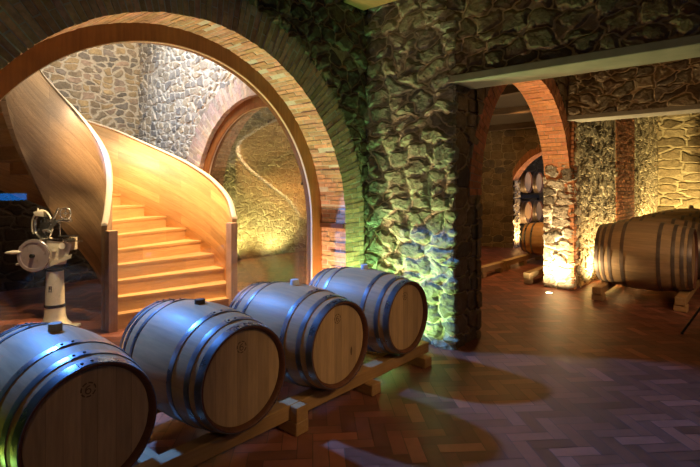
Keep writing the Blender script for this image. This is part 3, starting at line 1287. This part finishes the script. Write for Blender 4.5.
# white paper slip lying on the rail
# ---- big casks at the right
HB = [(.575 - .024, .05), (.575 - .105, .042), (.575 - .20, .042), (.575 - .36, .045)]
c0 = make_barrel('oak_cask', .485, .405, 1.15, HB, wood='oak_big', head='oak_head', hoopm='hoop_dark', bung=None, rivets=False, stamp=False)
shift_children(c0, .485)
n_c = 6
cl = ['nearest large oak cask at the right edge, standing first in its row',
      'second large oak cask in the right row, just behind the nearest one',
      'third large oak cask in the right row, mostly hidden',
      'fourth large oak cask in the right row, only its top showing',
      'fifth large oak cask in the right row, only its top showing',
      'farthest large oak cask of the right row, a round bung standing on its top',
      ]
for i in range(n_c):
    o = c0 if i == 0 else copy_tree(c0)
    o.location = (7.97 + 1.10 * i, 1.30, .135)
    tag(o, cl[i], 'cask', 'large casks at the right')
    if i == 5:
        bm = newbm()
        lathe(bm, [(.001, .96), (.05, .96), (.05, 1.01), (.035, 1.03), (.001, 1.035)], 20, 'z')
        link('bung', bm, M['bung_wood'], o, smooth=True, angle=40)
rk2 = empty('cask_rack', (7.4, 1.3, 0))
tag(rk2, 'low timber rack of rails on short feet under the large casks at right', 'rack')
for yy in (1.80, .83):
    rbox('rail', 7.40, 14.2, yy - .06, yy + .06, .085, .185, 'rack', rk2)
    for xx in (7.50, 9.6, 11.7, 13.8):
        rbox('foot', xx - .08, xx + .08, yy - .075, yy + .075, 0, .085, 'rack_y', rk2)

# ---- barrels in the cellar behind the passage
g0 = copy_tree(b0)
g0.location = (10.25, 3.42, .16)
tag(g0, 'oak barrel lying on its side behind the bright passage pier', 'barrel')
rk3 = empty('cellar_rack', (8.0, 3.3, 0))
tag(rk3, 'low pale pine rails on the floor beyond the brick passage', 'rack')
for yy, x0, x1, fx in ((3.80, 7.92, 8.80, (8.0, 8.72)), (3.80, 8.95, 12.0, (9.03, 9.9, 10.8, 11.9)), (2.98, 7.92, 12.0, (8.0, 9.1, 10.2, 11.9))):
    rbox('rail', x0, x1, yy - .055, yy + .055, .085, .185, 'rack_pale', rk3)
    for xx in fx:
        rbox('foot', xx - .06, xx + .06, yy - .06, yy + .06, 0, .085, 'rack_pale', rk3)
# stack seen through the far arch
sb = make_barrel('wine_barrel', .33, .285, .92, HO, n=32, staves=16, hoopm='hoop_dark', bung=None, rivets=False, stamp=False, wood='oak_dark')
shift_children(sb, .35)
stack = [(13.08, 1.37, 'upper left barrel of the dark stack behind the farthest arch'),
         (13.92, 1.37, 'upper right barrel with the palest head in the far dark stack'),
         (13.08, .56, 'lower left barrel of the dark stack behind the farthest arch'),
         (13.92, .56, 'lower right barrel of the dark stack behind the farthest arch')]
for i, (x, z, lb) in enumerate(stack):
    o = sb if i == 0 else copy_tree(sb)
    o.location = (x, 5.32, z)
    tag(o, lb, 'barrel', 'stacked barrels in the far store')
for z in (1.28, .46):
    q = empty('stacking_rack', (13.5, 5.32, z))
    tag(q, 'dark steel cradle under the upper pair of far barrels' if z > 1 else 'dark steel cradle under the lower pair of far barrels', 'rack', 'steel cradles in the far store')
    bm = newbm()
    for yy in (-.25, .25):
        box(bm, -.8, .9, yy - .03, yy + .03, 0, .09)
    link('cradle_bars', bm, M['black'], q)
    for xx in (-.78, .88):
        bm = newbm()
        for yy in (-.25, .25):
            box(bm, xx - .03, xx + .03, yy - .03, yy + .03, -.46 if z < 1 else -.73, 0)
        link('upright', bm, M['black'], q)

# ================================================================== MEAT SLICER
S = .01134       # metres per unit used below
sx0, sfloor = 55.0, 327.0
sl = empty('meat_slicer', (5.5 * math.cos(.7089) - 3.3434 * math.sin(.7089), 5.5 * math.sin(.7089) + 3.3434 * math.cos(.7089), 0), 0.7089 - R(90))
tag(sl, 'vintage cream hand-cranked meat slicer on a pedestal behind the glass', 'slicer')


def sp(x, y, d=0.0):
    q = 5.5 + d                      # distance of the part, so that nearer parts are measured smaller
    return ((x - 350) / 485.28 * q + 295 / 485.28 * 5.5, d, 1.588 - (y - 187.08) / 485.28 * q)


bm = newbm()      # fluted base and column
prof = [(.001, 0), (.17, 0), (.175, .015), (.16, .04), (.125, .075), (.108, .13), (.104, .20), (.100, .24), (.088, .62), (.084, .66), (.001, .665)]
lathe(bm, prof, 32, 'z')
ped = link('pedestal', bm, M['cream'], sl, smooth=True, angle=45)
bm = newbm()
lathe(bm, [(.102, .235), (.107, .24), (.107, .262), (.102, .267)], 32, 'z')
lathe(bm, [(.084, .64), (.090, .645), (.090, .66), (.084, .665)], 32, 'z')
link('band', bm, M['black'], ped, smooth=True)
bm = newbm()      # spreading toe to the right
for t in range(3):
    pass
box(bm, .02, .27, -.06, .06, 0, .035)
bevel_all(bm, .012, 2)
link('toe', bm, M['cream'], ped)
bm = newbm()      # small dark maker's mark
for (x0_, x1_, z0_, z1_) in ((-.012, -.005, .43, .48), (.013, .020, .43, .48), (-.012, .020, .472, .480), (-.012, .020, .45, .457), (-.017, .025, .418, .424)):
    box(bm, x0_, x1_, -.0965, -.085, z0_, z1_)
link('maker_mark', bm, M['black'], ped)
bm = newbm()      # gearbox body
hexa(bm, [sp(44, 266, -.10), sp(66, 264, -.10), sp(66, 264, .10), sp(44, 266, .10), sp(46, 240, -.10), sp(72, 243, -.10), sp(72, 243, .10), sp(46, 240, .10)])
bevel_all(bm, .008, 2)
hexa(bm, [sp(45, 269, -.12), sp(71, 258, -.12), sp(71, 258, .12), sp(45, 269, .12), sp(45, 265, -.12), sp(72, 254, -.12), sp(72, 254, .12), sp(45, 265, .12)])
cyl(bm, sp(62, 246, -.14), sp(62, 246, -.08), .035, .03, 20)
cyl(bm, sp(54, 250, -.13), sp(54, 250, -.08), .02, .02, 16)
link('gearbox', bm, M['cream'], sl, smooth=True, angle=35)
bm = newbm()      # carriage supports
box(bm, sp(68, 0)[0], sp(72.5, 0)[0], -.10, .10, sp(0, 250)[2], sp(0, 238)[2])
box(bm, sp(44, 0)[0], sp(48, 0)[0], -.08, .08, sp(0, 246)[2], sp(0, 238)[2])
link('carriage_support', bm, M['cream'], sl)
bm = newbm()      # flywheel
fc = sp(33.6, 255.6, -.16)
rw = .174


def disc(bm, c, r, th, mi=0, n=48, dish=0):
    rings = []
    for (rr, dy) in ((.001, -dish), (r * .2, -dish), (r * .82, 0), (r * .84, -.012), (r, -.012), (r, th), (r * .84, th), (.001, th)):
        rings.append([bm.verts.new((c[0] + rr * math.cos(2 * PI * i / n), c[1] + dy, c[2] + rr * math.sin(2 * PI * i / n))) for i in range(n)])
    for a, b in zip(rings[:-1], rings[1:]):
        for i in range(n):
            f = bm.faces.new((a[i], a[(i + 1) % n], b[(i + 1) % n], b[i]))
            f.material_index = mi
    bmesh.ops.recalc_face_normals(bm, faces=list(bm.faces))


disc(bm, fc, rw, .025, dish=.01)
fw = link('flywheel', bm, M['wheel'], sl, smooth=True, angle=35)
bm = newbm()
N = 48
pr = None
for i in range(N):
    pass
tube(bm, [(fc[0] + (rw + .0) * math.cos(2 * PI * i / N), fc[1] - .002, fc[2] + (rw + .0) * math.sin(2 * PI * i / N)) for i in range(N + 1)], .009, 8)
link('wheel_rim', bm, M['steel'], fw, smooth=True)
bm = newbm()
cyl(bm, (fc[0], fc[1] - .045, fc[2]), (fc[0], fc[1] + .14, fc[2]), .022, .022, 20)
link('hub', bm, M['black'], fw, smooth=True, angle=40)
bm = newbm()
lathe(bm, [(.001, 0), (.008, 0), (.018, .03), (.022, .08), (.014, .14), (.004, .16), (.001, .161)], 16, 'z')
hd = link('crank_handle', bm, M['cream'], fw, smooth=True)
hd.location = sp(21, 252, -.17)
hd.rotation_euler = (R(12), R(-92), 0)
bm = newbm()
cyl(bm, sp(24, 263.5, -.13), sp(16.5, 264.5, -.13), .009, .012, 12)
link('lever', bm, M['cream'], sl, smooth=True, angle=40)
bm = newbm()      # round blade
bc = sp(43, 226, .02)
disc(bm, bc, .17, .008, dish=.012)
bl = link('blade', bm, M['steel'], sl, smooth=True, angle=35)
turn = Matrix.Translation(Vector(bc)) @ Matrix.Rotation(R(-25), 4, 'Z') @ Matrix.Translation(-Vector(bc))
bl.matrix_local = turn
bm = newbm()      # blade guard
tube(bm, [(bc[0] + .180 * math.cos(R(a)), bc[1] - .012, bc[2] + .180 * math.sin(R(a))) for a in range(20, 215, 8)], .009, 8)
link('blade_guard', bm, M['cream'], sl, smooth=True).matrix_local = turn
bm = newbm()      # sharpener housing at top left
hexa(bm, [sp(34.5, 216, -.03), sp(44, 217, -.03), sp(44, 217, .04), sp(34.5, 216, .04), sp(33, 212, -.03), sp(43, 210, -.03), sp(43, 210, .04), sp(33, 212, .04)])
bevel_all(bm, .006, 2)
cyl(bm, sp(38, 211, 0), sp(38, 208, 0), .012, .008, 12)
link('sharpener', bm, M['cream'], sl, smooth=True, angle=40)
bm = newbm()      # plates of the sliding table
for (xa, xb, yy, d0_, d1_) in ((40, 76, 238.5, -.12, .10), (58, 79, 235.5, -.14, .05), (64, 83, 240.5, -.16, -.02)):
    hexa(bm, [sp(xa, yy + 1, d0_), sp(xb, yy + 1, d0_), sp(xb, yy + 1, d1_), sp(xa, yy + 1, d1_), sp(xa, yy, d0_), sp(xb, yy, d0_), sp(xb, yy, d1_), sp(xa, yy, d1_)])
link('sliding_table', bm, M['steel'], sl)
bm = newbm()      # meat clamp arms
hexa(bm, [sp(46.5, 231, -.12), sp(49, 232.5, -.12), sp(49, 232.5, -.09), sp(46.5, 231, -.09), sp(53, 219, -.12), sp(58, 221.5, -.12), sp(58, 221.5, -.09), sp(53, 219, -.09)])
tube(bm, [sp(50, 222, -.10), sp(55, 216, -.10), sp(59, 208, -.10)], .014, 8)
tube(bm, [sp(54, 222, -.10), sp(60, 220.5, -.10), sp(72, 220.5, -.10)], .016, 8)
tube(bm, [sp(60, 221, -.10), sp(60, 236, -.10)], .008, 8)
tube(bm, [sp(70.5, 221, -.10), sp(70.5, 212, -.10), sp(70, 209, -.10)], .009, 8)
tube(bm, [sp(43, 231, -.12), sp(47, 230, -.12), sp(51, 232.5, -.12)], .014, 8)
link('meat_clamp', bm, M['steel'], sl, smooth=True, angle=50)
bm = newbm()      # clamp wheel
cc_ = sp(65.5, 213.5, -.12)
tube(bm, [(cc_[0] + .062 * math.cos(R(a)), cc_[1], cc_[2] + .062 * math.sin(R(a))) for a in range(0, 361, 12)], .007, 8)
tube(bm, [(cc_[0] - .06, cc_[1], cc_[2]), (cc_[0] + .06, cc_[1], cc_[2])], .005, 6)
tube(bm, [(cc_[0], cc_[1], cc_[2] - .06), (cc_[0], cc_[1], cc_[2] + .06)], .005, 6)
cyl(bm, (cc_[0], cc_[1] - .02, cc_[2]), (cc_[0], cc_[1] + .04, cc_[2]), .012, .012, 12)
link('clamp_wheel', bm, M['steel'], sl, smooth=True, angle=50)

# ================================================================== TRIPOD at the right edge
tp = empty('tripod_stand', (6.55, .33, 0))
tag(tp, 'thin black stand at the right edge, one slanting leg in view', 'stand')
apex = Vector((.06, -.16, .95))
for (lx, ly) in ((-.23, .36), (.42, .05), (-.05, -.55)):
    bm = newbm()
    tube(bm, [(lx, ly, .012), apex], .011, 8)
    cyl(bm, (lx, ly, 0), (lx, ly, .02), .016, .014, 10)
    link('leg', bm, M['black'], tp, smooth=True, angle=50)
bm = newbm()
cyl(bm, apex - Vector((0, 0, .03)), apex + Vector((0, 0, .35)), .014, .014, 12)
link('pole', bm, M['black'], tp, smooth=True, angle=50)

# ================================================================== FLOOR LIGHTS


def uplight(x, y, target, power, color, angle, label, lens='lamp', blend=.8, r=.045, group='recessed floor lights', z=.0, glow=True):
    q = empty('floor_light', (x, y, z))
    tag(q, label, 'light', group)
    bm = newbm()
    lathe(bm, [(r + .012, -.001), (r + .012, .005), (r, .006), (r, .002)], 24, 'z')
    link('light_ring', bm, M['steel'], q, smooth=True, angle=40)
    bm = newbm()
    vs = [bm.verts.new((r * math.cos(2 * PI * i / 24), r * math.sin(2 * PI * i / 24), .003)) for i in range(24)]
    bm.faces.new(vs)
    link('light_lens', bm, M[lens] if glow else M['cream'], q)
    s = spot('light_beam', (x, y, z + .03), target, angle, power, color, blend, .03)
    return q


WARM = (1.0, .62, .26)
AMBER = (1.0, .50, .16)
GREEN = (.52, 1.0, .16)
uplight(3.98, 3.18, (4.24, 2.95, 2.4), 120, (.34, 1.0, .34), 120, 'green floor light in the corner between big arch and stone spur', 'lamp_green')
uplight(3.95, 2.72, (4.27, 2.76, 2.0), 55, (.55, 1.0, .32), 165, 'green floor light hidden behind the far end of the front rack', 'lamp_green', glow=True)
uplight(.15, 2.95, (.2, 3.3, 1.6), 30, GREEN, 150, 'green floor light at the left foot of the big arch, outside the view', 'lamp_green')
uplight(3.70, V1 + .13, (3.70, V1 + .2, 2.4), 210, (1.0, .66, .36), 165, 'warm floor light at the right foot of the big arch')
uplight(.64, V1 + .13, (.64, V1 + .2, 2.4), 80, (1.0, .66, .36), 165, 'warm floor light at the left foot of the big arch')
uplight(7.46, 2.47, (7.9, 2.47, 2.1), 320, (1.0, .74, .40), 160, 'glowing floor light at the foot of the bright passage pier')
uplight(5.0, 2.50, (5.9, 2.5, 2.9), 95, AMBER, 140, 'amber floor light at the foot of the left passage jamb')
uplight(8.75, 1.95, (8.75, 2.24, 2.2), 210, (1.0, .76, .36), 160, 'floor light by the honey stone wall left of the large casks')
uplight(10.0, 2.00, (10.0, 2.24, 1.6), 200, (1.0, .76, .36), 160, 'floor light by the honey stone wall before the brick strip')
uplight(13.4, 2.00, (13.4, 2.24, 1.6), 520, (1.0, .74, .30), 160, 'floor light hidden behind the large casks after the brick strip')
uplight(14.75, 1.2, (15.48, 1.2, 2.2), 300, (1.0, .74, .30), 160, 'floor light hidden behind the last large cask at the end wall')
uplight(12.52, 4.62, (12.52, 4.8, 1.6), 200, WARM, 150, 'tiny glowing floor light at the foot of the farthest arch')
uplight(4.62, 6.62, (4.62, 6.9, 2.4), 160, (1.0, .70, .34), 165, 'floor light in the brick reveal behind the inner arched window')
uplight(6.2, 8.3, (6.2, 8.75, 1.6), 220, (.95, .9, .35), 150, 'second floor light of the cellar wall seen through the inner window', glow=False)
uplight(7.4, 8.2, (7.4, 8.75, 1.6), 220, (1.0, .85, .35), 150, 'floor light of the cellar wall seen through the inner window', glow=False)
area('cellar_fill', (8.9, 3.7, 2.95), (9.8, 3.4, 0), .3, 48, AMBER)  # unseen fill added to brighten the barrel behind the passage
area('store_fill', (13.9, 3.2, 2.2), (13.7, 4.8, 1.3), .3, 22, (.8, .8, 1.0))  # unseen fill added for the heads of the stacked barrels
